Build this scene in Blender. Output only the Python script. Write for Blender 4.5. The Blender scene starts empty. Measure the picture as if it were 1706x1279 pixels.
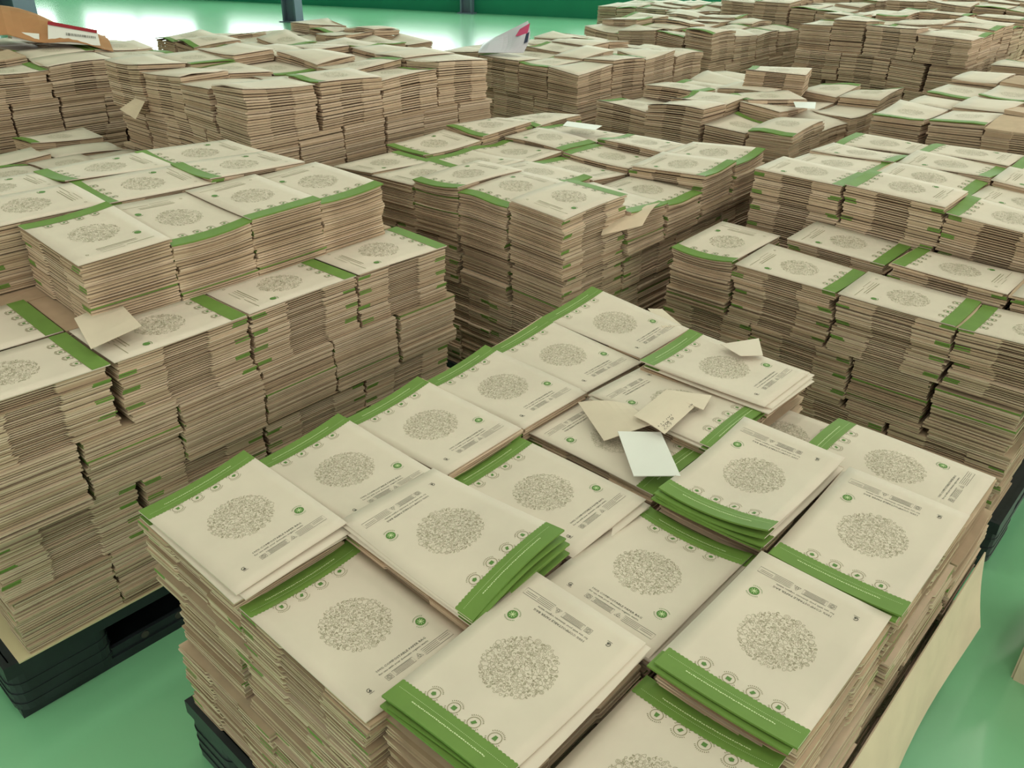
import bpy, math, random
import numpy as np
from mathutils import Matrix, Vector

sc = bpy.context.scene
COL = sc.collection
# ------------------------------------------------------------------ camera
CAMP = Vector((-0.40619, -1.15680, 1.43729))
R_ = Vector((0.67140363, -0.74094299, 0.01485462))
U_ = Vector((0.35172812, 0.33623238, 0.87363329))
D_ = Vector((0.65230706, 0.58133577, -0.48635812))
cd = bpy.data.cameras.new('camera'); cam = bpy.data.objects.new('camera', cd); COL.objects.link(cam)
cd.sensor_fit = 'HORIZONTAL'; cd.sensor_width = 36.0; cd.lens = 29.6006; cd.clip_start = 0.02; cd.clip_end = 200
cam.matrix_world = Matrix(((R_.x, U_.x, -D_.x, CAMP.x), (R_.y, U_.y, -D_.y, CAMP.y), (R_.z, U_.z, -D_.z, CAMP.z), (0, 0, 0, 1)))
sc.camera = cam
cy = sc.cycles
cy.use_adaptive_sampling = True; cy.adaptive_threshold = 0.02; cy.max_bounces = 6; cy.diffuse_bounces = 4; cy.glossy_bounces = 2; cy.transmission_bounces = 2; cy.caustics_reflective = False; cy.caustics_refractive = False
# ------------------------------------------------------------------ world, exposure
w = bpy.data.worlds.new('hall_air'); sc.world = w; w.use_nodes = True
w.node_tree.nodes['Background'].inputs[0].default_value = (0.95, 1.0, 0.97, 1)
w.node_tree.nodes['Background'].inputs[1].default_value = 0.25
vs = sc.view_settings
vs.view_transform = 'Standard'; vs.look = 'None'; vs.gamma = 1.0; vs.use_curve_mapping = False
vs.exposure = 0.12
LAMP_POWER = 11.0       # emission of the ceiling lamp diffusers
WINDOW_POWER = 6.5      # daylight behind the far windows

NEAR_WINDOW_POWER = 2.0  # daylight from the open side behind the camera

# ------------------------------------------------------------------ materials
def s2l(r, g, b):
    f = lambda c: ((c / 255) / 12.92 if c <= 10.31 else (((c / 255) + 0.055) / 1.055) ** 2.4)
    return (f(r), f(g), f(b), 1)

MATS = {}
def mat(name, rgb, rough=0.8, noise=None, spec=0.3, bump=0.0, bscale=300, emit=None):
    m = bpy.data.materials.new(name); m.use_nodes = True
    nt = m.node_tree; p = nt.nodes['Principled BSDF']
    c = s2l(*rgb)
    p.inputs['Base Color'].default_value = c
    p.inputs['Roughness'].default_value = rough
    p.inputs['Specular IOR Level'].default_value = spec
    if noise:
        sc_, amt = noise
        tc = nt.nodes.new('ShaderNodeNewGeometry')
        n = nt.nodes.new('ShaderNodeTexNoise'); n.inputs['Scale'].default_value = sc_; n.inputs['Detail'].default_value = 5
        nt.links.new(tc.outputs['Position'], n.inputs['Vector'])
        r = nt.nodes.new('ShaderNodeValToRGB')
        r.color_ramp.elements[0].position = 0.3; r.color_ramp.elements[1].position = 0.7
        r.color_ramp.elements[0].color = tuple(x * (1 - amt) for x in c[:3]) + (1,)
        r.color_ramp.elements[1].color = tuple(min(1, x * (1 + amt)) for x in c[:3]) + (1,)
        nt.links.new(n.outputs['Fac'], r.inputs['Fac']); nt.links.new(r.outputs['Color'], p.inputs['Base Color'])
    if bump:
        tc2 = nt.nodes.new('ShaderNodeNewGeometry')
        n2 = nt.nodes.new('ShaderNodeTexNoise'); n2.inputs['Scale'].default_value = bscale; n2.inputs['Detail'].default_value = 3
        nt.links.new(tc2.outputs['Position'], n2.inputs['Vector'])
        b = nt.nodes.new('ShaderNodeBump'); b.inputs['Strength'].default_value = bump; b.inputs['Distance'].default_value = 0.002
        nt.links.new(n2.outputs['Fac'], b.inputs['Height']); nt.links.new(b.outputs['Normal'], p.inputs['Normal'])
    if emit:
        p.inputs['Emission Color'].default_value = c; p.inputs['Emission Strength'].default_value = emit
    MATS[name] = m
    return m

mat('paper_top', (215, 203, 187), 0.72, (9, 0.05), 0.22, 0.10, 40)
mat('paper_a', (195, 171, 146), 0.85, (30, 0.06))
mat('paper_b', (178, 153, 128), 0.85, (30, 0.06))
mat('paper_c', (207, 184, 161), 0.85, (30, 0.06))
mat('green_print', (106, 138, 62), 0.6, (25, 0.06), 0.35)
mat('ink_grey', (134, 128, 94), 0.7)
mat('ink_green', (92, 132, 66), 0.65)
mat('ink_white', (206, 222, 170), 0.7)
mat('ink_black', (70, 68, 62), 0.7)
mat('kraft', (210, 190, 166), 0.8, (14, 0.06), 0.3, 0.15, 25)
mat('note_paper', (214, 200, 180), 0.75, (14, 0.04), 0.25, 0.15, 25)
mat('kraft_dark', (176, 128, 88), 0.75, (8, 0.08), 0.35, 0.3, 14)
mat('card_white', (226, 226, 220), 0.5, (12, 0.02))
mat('pale_card', (212, 198, 160), 0.8)
mat('pallet_black', (34, 40, 44), 0.42, (14, 0.25), 0.45, 0.2, 60)
mat('floor_green', (134, 202, 154), 0.22, (1.3, 0.05), 0.7)
mat('wall_white', (214, 222, 216), 0.7)
mat('wall_green', (22, 112, 84), 0.5, (2, 0.06))
mat('steel_grey', (92, 100, 116), 0.45, None, 0.5)
mat('ceiling_white', (224, 226, 224), 0.8)
mat('red_sack', (168, 30, 58), 0.5)
mat('label_red', (150, 40, 50), 0.6)
mat('pouch_pink', (190, 70, 110), 0.35)
mat('pouch_navy', (40, 50, 74), 0.4)
mat('pouch_white', (196, 194, 204), 0.35, None, 0.4)
mat('lamp_light', (255, 234, 225), 0.5, emit=LAMP_POWER)
mat('daylight', (236, 246, 242), 0.5, emit=WINDOW_POWER)
mat('daylight_near', (253, 243, 235), 0.5, emit=NEAR_WINDOW_POWER)
fp = MATS['floor_green'].node_tree.nodes['Principled BSDF']; fp.inputs['Coat Weight'].default_value = 1.0; fp.inputs['Coat Roughness'].default_value = 0.22
SHEETM = [MATS['paper_a'], MATS['paper_b'], MATS['paper_c'], MATS['green_print']]

# ------------------------------------------------------------------ helpers
def link_mesh(name, verts, faces, mats, parent=None, mi=None, origin=None, smooth=False):
    me = bpy.data.meshes.new(name)
    v = np.asarray(verts, float)
    if origin is not None:
        v = v - np.array(origin)
    me.from_pydata(v.tolist(), [], faces)
    for m in (mats if isinstance(mats, (list, tuple)) else [mats]):
        me.materials.append(MATS[m] if isinstance(m, str) else m)
    if mi is not None:
        me.polygons.foreach_set('material_index', np.asarray(mi, np.int32))
    if smooth:
        me.polygons.foreach_set('use_smooth', np.ones(len(faces), bool))
    me.update()
    o = bpy.data.objects.new(name, me); COL.objects.link(o)
    if parent is not None:
        o.parent = parent
    elif origin is not None:
        o.location = origin
    return o

def empty(name, loc):
    o = bpy.data.objects.new(name, None); COL.objects.link(o); o.location = loc
    o.empty_display_size = 0.05
    return o

def tag(o, label, cat, group=None):
    o['label'] = label; o['category'] = cat
    if group: o['group'] = group
    return o

def struct(o):
    o['kind'] = 'structure'; return o

class MB:
    def __init__(s): s.v = []; s.f = []
    def box(s, x0, x1, y0, y1, z0, z1):
        b = len(s.v)
        s.v += [(x0, y0, z0), (x1, y0, z0), (x1, y1, z0), (x0, y1, z0), (x0, y0, z1), (x1, y0, z1), (x1, y1, z1), (x0, y1, z1)]
        s.f += [tuple(b + i for i in q) for q in ((3, 2, 1, 0), (4, 5, 6, 7), (0, 1, 5, 4), (1, 2, 6, 5), (2, 3, 7, 6), (3, 0, 4, 7))]
        return s
    def prism(s, poly, z0, z1):
        b = len(s.v); n = len(poly)
        s.v += [(x, y, z0) for x, y in poly] + [(x, y, z1) for x, y in poly]
        s.f += [tuple(b + i for i in reversed(range(n))), tuple(b + n + i for i in range(n))]
        s.f += [(b + i, b + (i + 1) % n, b + n + (i + 1) % n, b + n + i) for i in range(n)]
        return s
    def build(s, name, m, parent=None, origin=None, smooth=False):
        return link_mesh(name, s.v, s.f, m, parent, None, origin, smooth)

ORD = ['first', 'second', 'third', 'fourth', 'fifth', 'sixth', 'seventh', 'eighth', 'ninth', 'tenth', 'eleventh', 'twelfth']

# ------------------------------------------------------------------ the hall
def hall():
    # far wall runs through these two floor points (world x, y)
    a = Vector((9.6, 11.6)); b = Vector((11.3, 7.9)); d = (b - a).normalized(); n = Vector((d.y, -d.x))
    if n.dot(Vector((CAMP.x, CAMP.y)) - a) > 0: n = -n          # n points away from the camera
    def P(t, s): q = a + d * t + n * s; return (q.x, q.y)
    T0, T1, DEP = -13.0, 14.0, -21.0
    HGT = 5.2
    fl = MB(); q = [P(T0, 0.3), P(T1, 0.3), P(T1, DEP), P(T0, DEP)]
    fl.prism(q if True else q, -0.1, 0.0)
    struct(fl.build('floor', 'floor_green'))
    struct(MB().prism([P(T0, 0.3), P(T1, 0.3), P(T1, DEP), P(T0, DEP)], HGT, HGT + 0.1).build('ceiling', 'ceiling_white'))
    struct(MB().prism([P(T0 - .2, 0), P(T0, 0), P(T0, DEP), P(T0 - .2, DEP)], 0, HGT).build('wall_left', 'wall_white'))
    struct(MB().prism([P(T1, 0), P(T1 + .2, 0), P(T1 + .2, DEP), P(T1, DEP)], 0, HGT).build('wall_right', 'wall_white'))
    struct(MB().prism([P(T0, DEP), P(T1, DEP), P(T1, DEP - .2), P(T0, DEP - .2)], 0, HGT).build('wall_near', 'wall_white'))
    # far wall: green dado, white above, windows set into it
    wl = struct(MB().prism([P(T0, 0), P(T1, 0), P(T1, .2), P(T0, .2)], 0, HGT).build('wall_far', 'wall_white'))
    struct(MB().prism([P(T0, -.03), P(T1, -.03), P(T1, 0), P(T0, 0)], 0, 0.5).build('trim_1', 'wall_green'))
    k = 0
    t = T0 + 0.8
    while t < T1 - 2.4:
        k += 1
        wn = struct(MB().prism([P(t, -.04), P(t + 2.6, -.04), P(t + 2.6, -.01), P(t, -.01)], 0.65, 3.6).build('window_%d' % k, 'steel_grey'))
        for i in range(2):
            for j in range(3):
                t0 = t + .06 + i * 1.27; z0 = .7 + j * .97
                link_mesh('pane', [P(t0, -.045) + (z0,), P(t0 + 1.2, -.045) + (z0,), P(t0 + 1.2, -.045) + (z0 + .9,), P(t0, -.045) + (z0 + .9,)], [(0, 1, 2, 3)], 'daylight', wn)
        t += 3.2
    # tall windows along the wall on the right, and two doors' worth behind the camera
    def tall_window(k, A, B, inw):
        A = Vector(A); B = Vector(B); e = (B - A).normalized(); q = Vector(inw)
        o = lambda p, d_: tuple(p + q * d_)
        wn = struct(MB().prism([o(A, .01), o(B, .01), o(B, .04), o(A, .04)], 0.6, 4.2).build('window_%d' % k, 'steel_grey'))
        h = (B - A).length / 2
        for m_ in range(2):
            q0, q1 = o(A + e * (.06 + m_ * h), .045), o(A + e * (m_ * h + h - .06), .045)
            link_mesh('pane', [q0 + (.66,), q0 + (4.14,), q1 + (4.14,), q1 + (.66,)], [(0, 1, 2, 3)], 'daylight_near', wn)
    x = -3.0
    while x > DEP + 4:
        k += 1; tall_window(k, P(T1, x), P(T1, x - 3.0), tuple(-d)); x -= 3.5
    for t in (1.5, 5.0, 8.5):
        k += 1; tall_window(k, P(t, DEP), P(t + 3.0, DEP), tuple(n))
    # ceiling lamps: housings with glowing diffusers, in rows over the pallets
    n_l = 0
    for iy, y in enumerate((-3.6, -1.4, 0.8, 3.0)):
        for ix, x in enumerate((-3.0, 0.2, 3.4, 6.6)):
            if x > 6 and y > 1: continue
            root = empty('ceiling_lamp', (x, y, 4.6))
            MB().box(-.7, .7, -.16, .16, 0, .09).build('housing', 'steel_grey', root)
            link_mesh('diffuser', [(-.66, -.13, -.02), (-.66, .13, -.02), (.66, .13, -.02), (.66, -.13, -.02)], [(0, 1, 2, 3)], 'lamp_light', root)
            for sx in (-.5, .5):
                MB().box(sx - .008, sx + .008, -.008, .008, .09, HGT - 4.6).build('hanger', 'steel_grey', root)
            tag(root, 'long ceiling lamp, %s of lamp row %s' % (ORD[ix], ORD[iy]), 'lamp', 'ceiling lamps')
    # posts
    for i, (x, y, lab, w_) in enumerate(((7.5, 10.38, 'grey steel post standing on the bright floor behind the tall rear stack', .11),
                                  (4.30, 12.20, 'grey steel post at the top left behind the kraft sack', .19),
                                  (10.42, 9.62, 'grey steel post against the green far wall', .10))):
        r = empty('steel_post', (x, y, 0))
        # H-section column on a base plate
        mb = MB(); q = w_
        mb.box(-q, q, -q, -q + .025, 0, HGT); mb.box(-q, q, q - .025, q, 0, HGT); mb.box(-.015, .015, -q + .025, q - .025, 0, HGT)
        c = mb.build('column', 'steel_grey', r)
        MB().box(-q - .04, q + .04, -q - .04, q + .04, 0.0, .015).build('base_plate', 'steel_grey', r)
        r.rotation_euler.z = 0.45
        tag(r, lab, 'post')
hall()

# ------------------------------------------------------------------ pallets
def pallet_meshes():
    Lx, Ly = 1.2, 1.0
    deck = MB()
    for j in range(9):                       # deck slats with slots between
        y0 = -Ly / 2 + j * (Ly / 9); deck.box(-Lx / 2 + .015, Lx / 2 - .015, y0 + .012, y0 + Ly / 9 - .006, .135, .149)
    for s in (-1, 1):
        deck.box(-Lx / 2, Lx / 2, s * Ly / 2 - .012 if s > 0 else -Ly / 2, Ly / 2 if s > 0 else -Ly / 2 + .012, .118, .15)
        deck.box(s * Lx / 2 - .012 if s > 0 else -Lx / 2, Lx / 2 if s > 0 else -Lx / 2 + .012, -Ly / 2 + .012, Ly / 2 - .012, .118, .15)
    for x in (-.38, 0, .38): deck.box(x - .02, x + .02, -Ly / 2 + .012, Ly / 2 - .012, .118, .135)
    def foot(lx, ly):
        # rounded block with ribs on the outside
        r = .03; m = MB(); pts = []
        for cx, cy, a0 in ((lx / 2 - r, ly / 2 - r, 0), (-lx / 2 + r, ly / 2 - r, 90), (-lx / 2 + r, -ly / 2 + r, 180), (lx / 2 - r, -ly / 2 + r, 270)):
            for k in range(5):
                a = math.radians(a0 + 22.5 * k); pts.append((cx + r * math.cos(a), cy + r * math.sin(a)))
        m.prism(pts, .022, .118)
        for z in (.035, .062, .089): m.prism([(x * 1.018, y * 1.018) for x, y in pts], z, z + .006)
        return m
    def skid(l, wd):
        m = MB(); m.box(-l / 2, l / 2, -wd / 2, wd / 2, 0, .022)
        m.box(-l / 2 + .02, l / 2 - .02, -wd / 2 + .004, -wd / 2 + .014, .022, .045)
        m.box(-l / 2 + .02, l / 2 - .02, wd / 2 - .014, wd / 2 - .004, .022, .045)
        return m
    return deck, foot, skid, Lx, Ly

_dk, _ft, _sk, PLX, PLY = pallet_meshes()
PAL0 = None
def pallet(cx, cy, label):
    global PAL0
    if PAL0 is None:
        r = empty('plastic_pallet', (cx, cy, 0))
        _dk.build('deck', 'pallet_black', r)
        f0 = None
        for i in (-1, 0, 1):
            for j in (-1, 0, 1):
                x, y = i * (PLX / 2 - .1), j * (PLY / 2 - .075)
                if f0 is None:
                    f0 = _ft(.2, .15).build('foot', 'pallet_black', r); o = f0
                else:
                    o = bpy.data.objects.new('foot', f0.data); COL.objects.link(o); o.parent = r
                o.location = (x, y, 0)
        s0 = None
        for j in (-1, 0, 1):
            if s0 is None: s0 = _sk(PLX - .01, .13).build('skid', 'pallet_black', r); o = s0
            else:
                o = bpy.data.objects.new('skid', s0.data); COL.objects.link(o); o.parent = r
            o.location = (0, j * (PLY / 2 - .075), 0)
            for i in range(5):                # dark discs on the runner, standing in for shaded plug holes
                if i in (0, 2, 4): continue
            for xx in (-.33, -.25, -.17, .17, .25, .33):
                for s in (-1, 1):
                    hp = [(xx + .009 * math.cos(a), .009 * math.sin(a)) for a in [k * math.pi / 4 for k in range(8)]]
                    h = MB().prism(hp, -.0015, .0015).build('plug_hole_disc', 'ink_black', o)
                    h.rotation_euler.x = math.pi / 2; h.location = (0, s * .0615, .034)
        PAL0 = r; o = r
    else:
        o = PAL0.copy(); COL.objects.link(o)
        for ch in PAL0.children:
            c = ch.copy(); COL.objects.link(c); c.parent = o
            for g in ch.children:
                d = g.copy(); COL.objects.link(d); d.parent = c
    o.location = (cx, cy, 0)
    tag(o, label, 'pallet', 'black plastic pallets')
    return o

# ------------------------------------------------------------------ print templates (bag-local x across, y towards the band)
BW, BL = 0.195, 0.285
def ribbon(pts, wd, closed):
    p = np.array(pts, float); n = len(p)
    if closed: t = np.roll(p, -1, 0) - np.roll(p, 1, 0)
    else: t = np.gradient(p, axis=0)
    t /= (np.linalg.norm(t, axis=1)[:, None] + 1e-9)
    nn = np.stack([-t[:, 1], t[:, 0]], 1) * wd / 2
    v = np.concatenate([p + nn, p - nn]).tolist()
    m = n if closed else n - 1
    f = [(i, (i + 1) % n, n + (i + 1) % n, n + i) for i in range(m)]
    return v, [tuple(reversed(q)) for q in f]

class T2:
    def __init__(s): s.v = []; s.f = []
    def add(s, vf):
        b = len(s.v); s.v += [tuple(q) for q in vf[0]]; s.f += [tuple(b + i for i in q) for q in vf[1]]; return s
    def line(s, pts, wd, closed=False): return s.add(ribbon(pts, wd, closed))
    def circ(s, x, y, r, wd, n=12, rx=None, rot=0):
        rx = rx or r; c, q = math.cos(rot), math.sin(rot)
        pts = []
        for k in range(n):
            a = 2 * math.pi * k / n; X, Y = rx * math.cos(a), r * math.sin(a); pts.append((x + c * X - q * Y, y + q * X + c * Y))
        return s.line(pts, wd, True)
    def disc(s, x, y, r, n=12):
        return s.add(([(x + r * math.cos(2 * math.pi * k / n), y + r * math.sin(2 * math.pi * k / n)) for k in range(n)], [tuple(range(n))]))
    def poly(s, pts): return s.add((pts, [tuple(range(len(pts)))]))
    def arc(s, x, y, r, a0, a1, wd, n=8):
        return s.line([(x + r * math.cos(math.radians(a0 + (a1 - a0) * k / n)), y + r * math.sin(math.radians(a0 + (a1 - a0) * k / n))) for k in range(n + 1)], wd)
    def dashes(s, x, y, r, a0, a1, n, wd, ln):
        for k in range(n):
            a = math.radians(a0 + (a1 - a0) * k / max(1, n - 1)); c, q = math.cos(a), math.sin(a)
            s.line([(x + c * (r - ln / 2), y + q * (r - ln / 2)), (x + c * (r + ln / 2), y + q * (r + ln / 2))], wd)
        return s

def text_vf(txt, size, x, y, width=None):
    cu = bpy.data.curves.new('t', 'FONT'); cu.body = txt; cu.size = size; cu.resolution_u = 1
    ob = bpy.data.objects.new('t', cu); COL.objects.link(ob)
    dg = bpy.context.evaluated_depsgraph_get(); me = ob.evaluated_get(dg).to_mesh()
    v = [(q.co.x, q.co.y) for q in me.vertices]; f = [tuple(p.vertices) for p in me.polygons]
    ob.evaluated_get(dg).to_mesh_clear(); bpy.data.objects.remove(ob); bpy.data.curves.remove(cu)
    xs = [q[0] for q in v]; k = (width / (max(xs) - min(xs))) if width else 1
    return [(x + a * k, y + b) for a, b in v], f

def doodles(nmax, rmin, seg, wd, seed):
    rg = random.Random(seed); R = 0.052; pts = []; t = T2()
    tries = 0
    while len(pts) < nmax and tries < 9000:
        tries += 1
        a = rg.random() * 6.283; r = R * math.sqrt(rg.random())
        s = rg.choice((rmin * .8, rmin, rmin * 1.3, rmin * 1.8)) if tries < 4000 else rmin * .7
        x, y = r * math.cos(a), r * math.sin(a) - 0.0015
        if r + s * .6 > R: continue
        if all((x - q[0]) ** 2 + (y - q[1]) ** 2 > (.78 * (s + q[2])) ** 2 for q in pts): pts.append((x, y, s))
    for x, y, s in pts:
        k = rg.randrange(7); rot = rg.random() * 6.28
        if k == 0: t.circ(x, y, s * .85, wd, seg)
        elif k == 1: t.circ(x, y, s * .5, wd, seg, s * .95, rot)
        elif k == 2:
            t.circ(x, y, s * .9, wd, seg)
            if seg > 7: t.circ(x, y, s * .45, wd, seg)
        elif k == 3:        # leaf
            c, q = math.cos(rot), math.sin(rot); P = []
            for i in range(seg): 
                u = i / seg * 2; sgn = 1 if u < 1 else -1; uu = u if u < 1 else 2 - u
                X = (uu * 2 - 1) * s; Y = sgn * .5 * s * math.sin(math.pi * uu); P.append((x + c * X - q * Y, y + q * X + c * Y))
            t.line(P, wd, True)
            if seg > 7: t.line([(x - c * s * .8, y - q * s * .8), (x + c * s * .8, y + q * s * .8)], wd)
        elif k == 4:        # crescent curl
            t.arc(x, y, s * .85, math.degrees(rot), math.degrees(rot) + 250, wd, seg - 1)
            if seg > 7: t.arc(x, y, s * .5, math.degrees(rot), math.degrees(rot) + 180, wd, seg - 3)
        elif k == 5:        # lobed outline
            n = max(seg, 6)
            t.line([(x + s * (.75 + .2 * math.cos(3 * a2)) * math.cos(a2 + rot), y + s * (.75 + .2 * math.cos(3 * a2)) * math.sin(a2 + rot)) for a2 in [6.283 * i / n for i in range(n)]], wd, True)
        else:               # pear
            n = max(seg, 6)
            t.line([(x + s * (.7 - .25 * math.sin(a2)) * math.cos(a2) * math.cos(rot) - s * .95 * math.sin(a2) * math.sin(rot),
                     y + s * (.7 - .25 * math.sin(a2)) * math.cos(a2) * math.sin(rot) + s * .95 * math.sin(a2) * math.cos(rot)) for a2 in [6.283 * i / n for i in range(n)]], wd, True)
    return t

DOOD = [doodles(300, .0025, 10, .00036, 3), doodles(150, .0033, 8, .0005, 4), doodles(70, .0048, 6, .0008, 5)]
ICX = (-.053, -.019, .0145, .0495); ICY = .0995
def icon_t(i, lod):
    t = T2(); x, y = ICX[i], ICY
    n = 18 if lod == 0 else 8
    t.circ(x, y, .0082, .0008 if lod == 0 else .0010, n)
    g = T2()
    if i == 0: g.poly([(x - .003, y + .003), (x + .003, y + .003), (x + .002, y - .0035), (x - .002, y - .0035)])
    elif i == 1: g.poly([(x - .0035, y - .002), (x + .001, y - .0035), (x + .0038, y + .0022), (x, y + .0035)])
    elif i == 2: g.poly([(x - .0032, y - .003), (x + .0032, y - .003), (x + .0032, y + .003), (x - .0032, y + .003)])
    else: g.poly([(x - .0036, y), (x, y - .0034), (x + .0038, y - .001), (x + .003, y + .0028), (x - .001, y + .0034)])
    if lod == 0:
        t.dashes(x, y, .0114, 25, 155, 12, .0009, .0018); t.dashes(x, y, .0114, 215, 325, 10, .0009, .0018)
    else:
        t.arc(x, y, .0104, 20, 160, .0011, 5); t.arc(x, y, .0104, 210, 330, .0011, 4)
    return t, g
def emblem_t(lod):
    x, y = .066, -.0625; t = T2(); t.disc(x, y, .0076, 18 if lod == 0 else 9); wv = T2()
    if lod == 0:
        for a in (20, 65, 110, 155):
            c, q = math.cos(math.radians(a)) * .0052, math.sin(math.radians(a)) * .0052
            wv.line([(x - c, y - q), (x + c, y + q)], .0008)
        rim = T2().dashes(x, y, .0108, 40, 140, 10, .0008, .0018).dashes(x, y, .0108, 200, 300, 9, .0008, .0018)
    else:
        rim = T2().arc(x, y, .0106, 40, 140, .0012, 5)
    return t, wv, rim
def text_t(lod):
    t = T2()
    if lod == 0:
        t.add(text_vf('100% COMPOSTABLE PAPER BAG', .0052, -.037, -.0905, .086))
        t.add(text_vf('for use with your domestic organic waste', .0046, -.037, -.0968, .086))
    else:
        t.line([(-.037, -.0888), (.049, -.0888)], .0016); t.line([(-.037, -.0952), (.049, -.0952)], .0012)
    def rect(x0, x1, y0, y1, w_=.0005): t.line([(x0, y0), (x1, y0), (x1, y1), (x0, y1)], w_, True)
    if lod == 0:
        rect(-.034, -.0245, -.1115, -.103); t.circ(-.0292, -.1072, .0034, .0005, 8); t.circ(-.0292, -.1072, .0018, .0005, 6)
        rect(-.0215, .014, -.1115, -.102)
        for k in range(4): t.line([(-.019, -.1035 - k * .002), (.0115, -.1035 - k * .002)], .0005)
        t.line([(.018, -.1105), (.023, -.1025), (.028, -.1105)], .0006, True); t.circ(.023, -.108, .002, .0005, 6)
        for k in range(3): t.line([(.032, -.104 - k * .0028), (.058, -.104 - k * .0028)], .0005)
        rect(.031, .082, -.1125, -.1012)
        for k in range(2): t.line([(.06, -.1045 - k * .003), (.079, -.1045 - k * .003)], .0005)
        t.arc(-.0625, -.1065, .0032, 40, 330, .0009, 7); t.poly([(-.0645, -.1085), (-.0605, -.1082), (-.061, -.105)])
        t.line([(-.066, -.1115), (-.058, -.1115)], .0006)
    else:
        rect(-.034, .014, -.1115, -.102, .0009); t.line([(.02, -.1065), (.08, -.1065)], .0012); t.circ(-.0625, -.1065, .003, .001, 6)
    return t
ICONS = {l: [icon_t(i, l) for i in range(4)] for l in (0, 1)}
EMB = {l: emblem_t(l) for l in (0, 1)}
TXT = {l: text_t(l) for l in (0, 1)}
def bandtext_t():
    t = T2(); rg = random.Random(8)
    x = -.062
    while x < .06:
        ln = rg.uniform(.0014, .003); t.line([(x, .1262), (x + ln, .1262 + rg.uniform(-.0006, .0006))], .0016); x += ln + rg.uniform(.0006, .0012)
    x = -.09
    while x < .09:
        t.line([(x, .1192), (x + .0012, .1192)], .0006); x += .0024
    return t
BANDTXT = bandtext_t()

# ------------------------------------------------------------------ bag shape: how a bag lies (corner offsets, bows)
class Shape:
    """heights over the flat rest plane, x across (-BW/2..BW/2), y along (+BL/2 at the band)"""
    def __init__(s, bl=0, br=0, tl=0, tr=0, bow=0, sag=0, wave=0, ph=0.0):
        s.p = (bl, br, tl, tr, bow, sag, wave, ph)      # band-left, band-right, tail-left, tail-right
    def __call__(s, x, y):
        bl, br, tl, tr, bow, sag, wave, ph = s.p
        a = np.clip(x / BW + .5, -.1, 1.1); b = np.clip(.5 - y / BL, -.1, 1.1)
        z = (1 - b) * ((1 - a) * bl + a * br) + b * ((1 - a) * tl + a * tr)
        z = z + bow * 4 * a * (1 - a) * (1 - b) + sag * 4 * b * (1 - b)
        z = z + wave * np.sin(a * 6.283 + ph) * np.maximum(1 - b, 0) ** 1.5
        return z
def rshape(rg, k=1.0):
    u = lambda a: rg.uniform(-a, a) * k
    return Shape(u(.012), u(.012), u(.010), u(.010), u(.007), u(.006), u(.004), rg.uniform(0, 6.28))

class Warp:
    """the slow unevenness of a whole pile, shared by all that lies in it"""
    def __init__(s, seed, amp, zb=.15, zt=.7):
        r = random.Random(seed); s.amp = amp; s.zb = zb; s.zt = zt
        s.t = [(r.uniform(2.5, 9), r.uniform(2.5, 9), r.uniform(0, 6.28), r.uniform(.4, 1)) for _ in range(5)]
    def __call__(s, x, y, z):
        q = 0
        for a, b, p, k in s.t: q = q + k * np.sin(a * x + p) * np.sin(b * y + 1.7 * p)
        return z + s.amp * q * .5 * np.clip((z - s.zb) / (s.zt - s.zb), 0, 1.2)

# ------------------------------------------------------------------ stacks of sheets
def ring(lod):
    if lod == 0: ly = [.5, .375, .18, .165, -.165, -.18, -.375, -.5]; sx = [.25, 0, -.25]; cx = [.5, .25, 0, -.25, -.5]
    elif lod == 1: ly = [.5, .375, .18, .165, -.165, -.18, -.375, -.5]; sx = [0]; cx = [.5, .25, 0, -.25, -.5]
    else: ly = [.5, .18, .165, -.165, -.18, -.5]; sx = []; cx = [.5, 0, -.5]
    pts = []
    for y in ly: pts.append((.5, y))                    # down the +x side
    for x in sx: pts.append((x, -.5))
    for y in reversed(ly): pts.append((-.5, y))         # up the -x side
    for x in reversed(sx): pts.append((x, .5))
    P = np.array(pts); K = len(P); nl = len(ly)
    mid = (np.abs(P[:, 1]) < .17)
    end = (np.abs(P[:, 0]) < .49)
    gl = np.array([(P[i, 1] > .37 and P[(i + 1) % K, 1] > .37 and abs(P[i, 0]) > .49 and abs(P[(i + 1) % K, 0]) > .49 and P[i, 0] == P[(i + 1) % K, 0]) for i in range(K)])
    ge = np.array([(P[i, 1] > .49 and P[(i + 1) % K, 1] > .49) for i in range(K)])
    X = P[:, 0] * BW * .978; Y = P[:, 1] * BL * .984      # bundles keep a hair's breadth apart
    X = np.where(mid, X - np.sign(X) * .0035, X)          # the middle third is thinner and drawn in a little
    # inner columns for a curved cap
    inner = [(x, y) for x in cx[1:-1] for y in ly]
    I = np.array(inner)
    cols = [list(range(nl))] + [[2 * K + c * nl + i for i in range(nl)] for c in range(len(cx) - 2)] + [[nl + len(sx) + (nl - 1 - i) for i in range(nl)]]
    cap = [(cols[c][i], cols[c + 1][i], cols[c + 1][i + 1], cols[c][i + 1]) for c in range(len(cols) - 1) for i in range(nl - 1)]
    cap = [q for q in cap]
    return X, Y, mid, end, gl, ge, I[:, 0] * BW, I[:, 1] * BL, cap
RINGS = {l: ring(l) for l in (0, 1, 2)}

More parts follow.
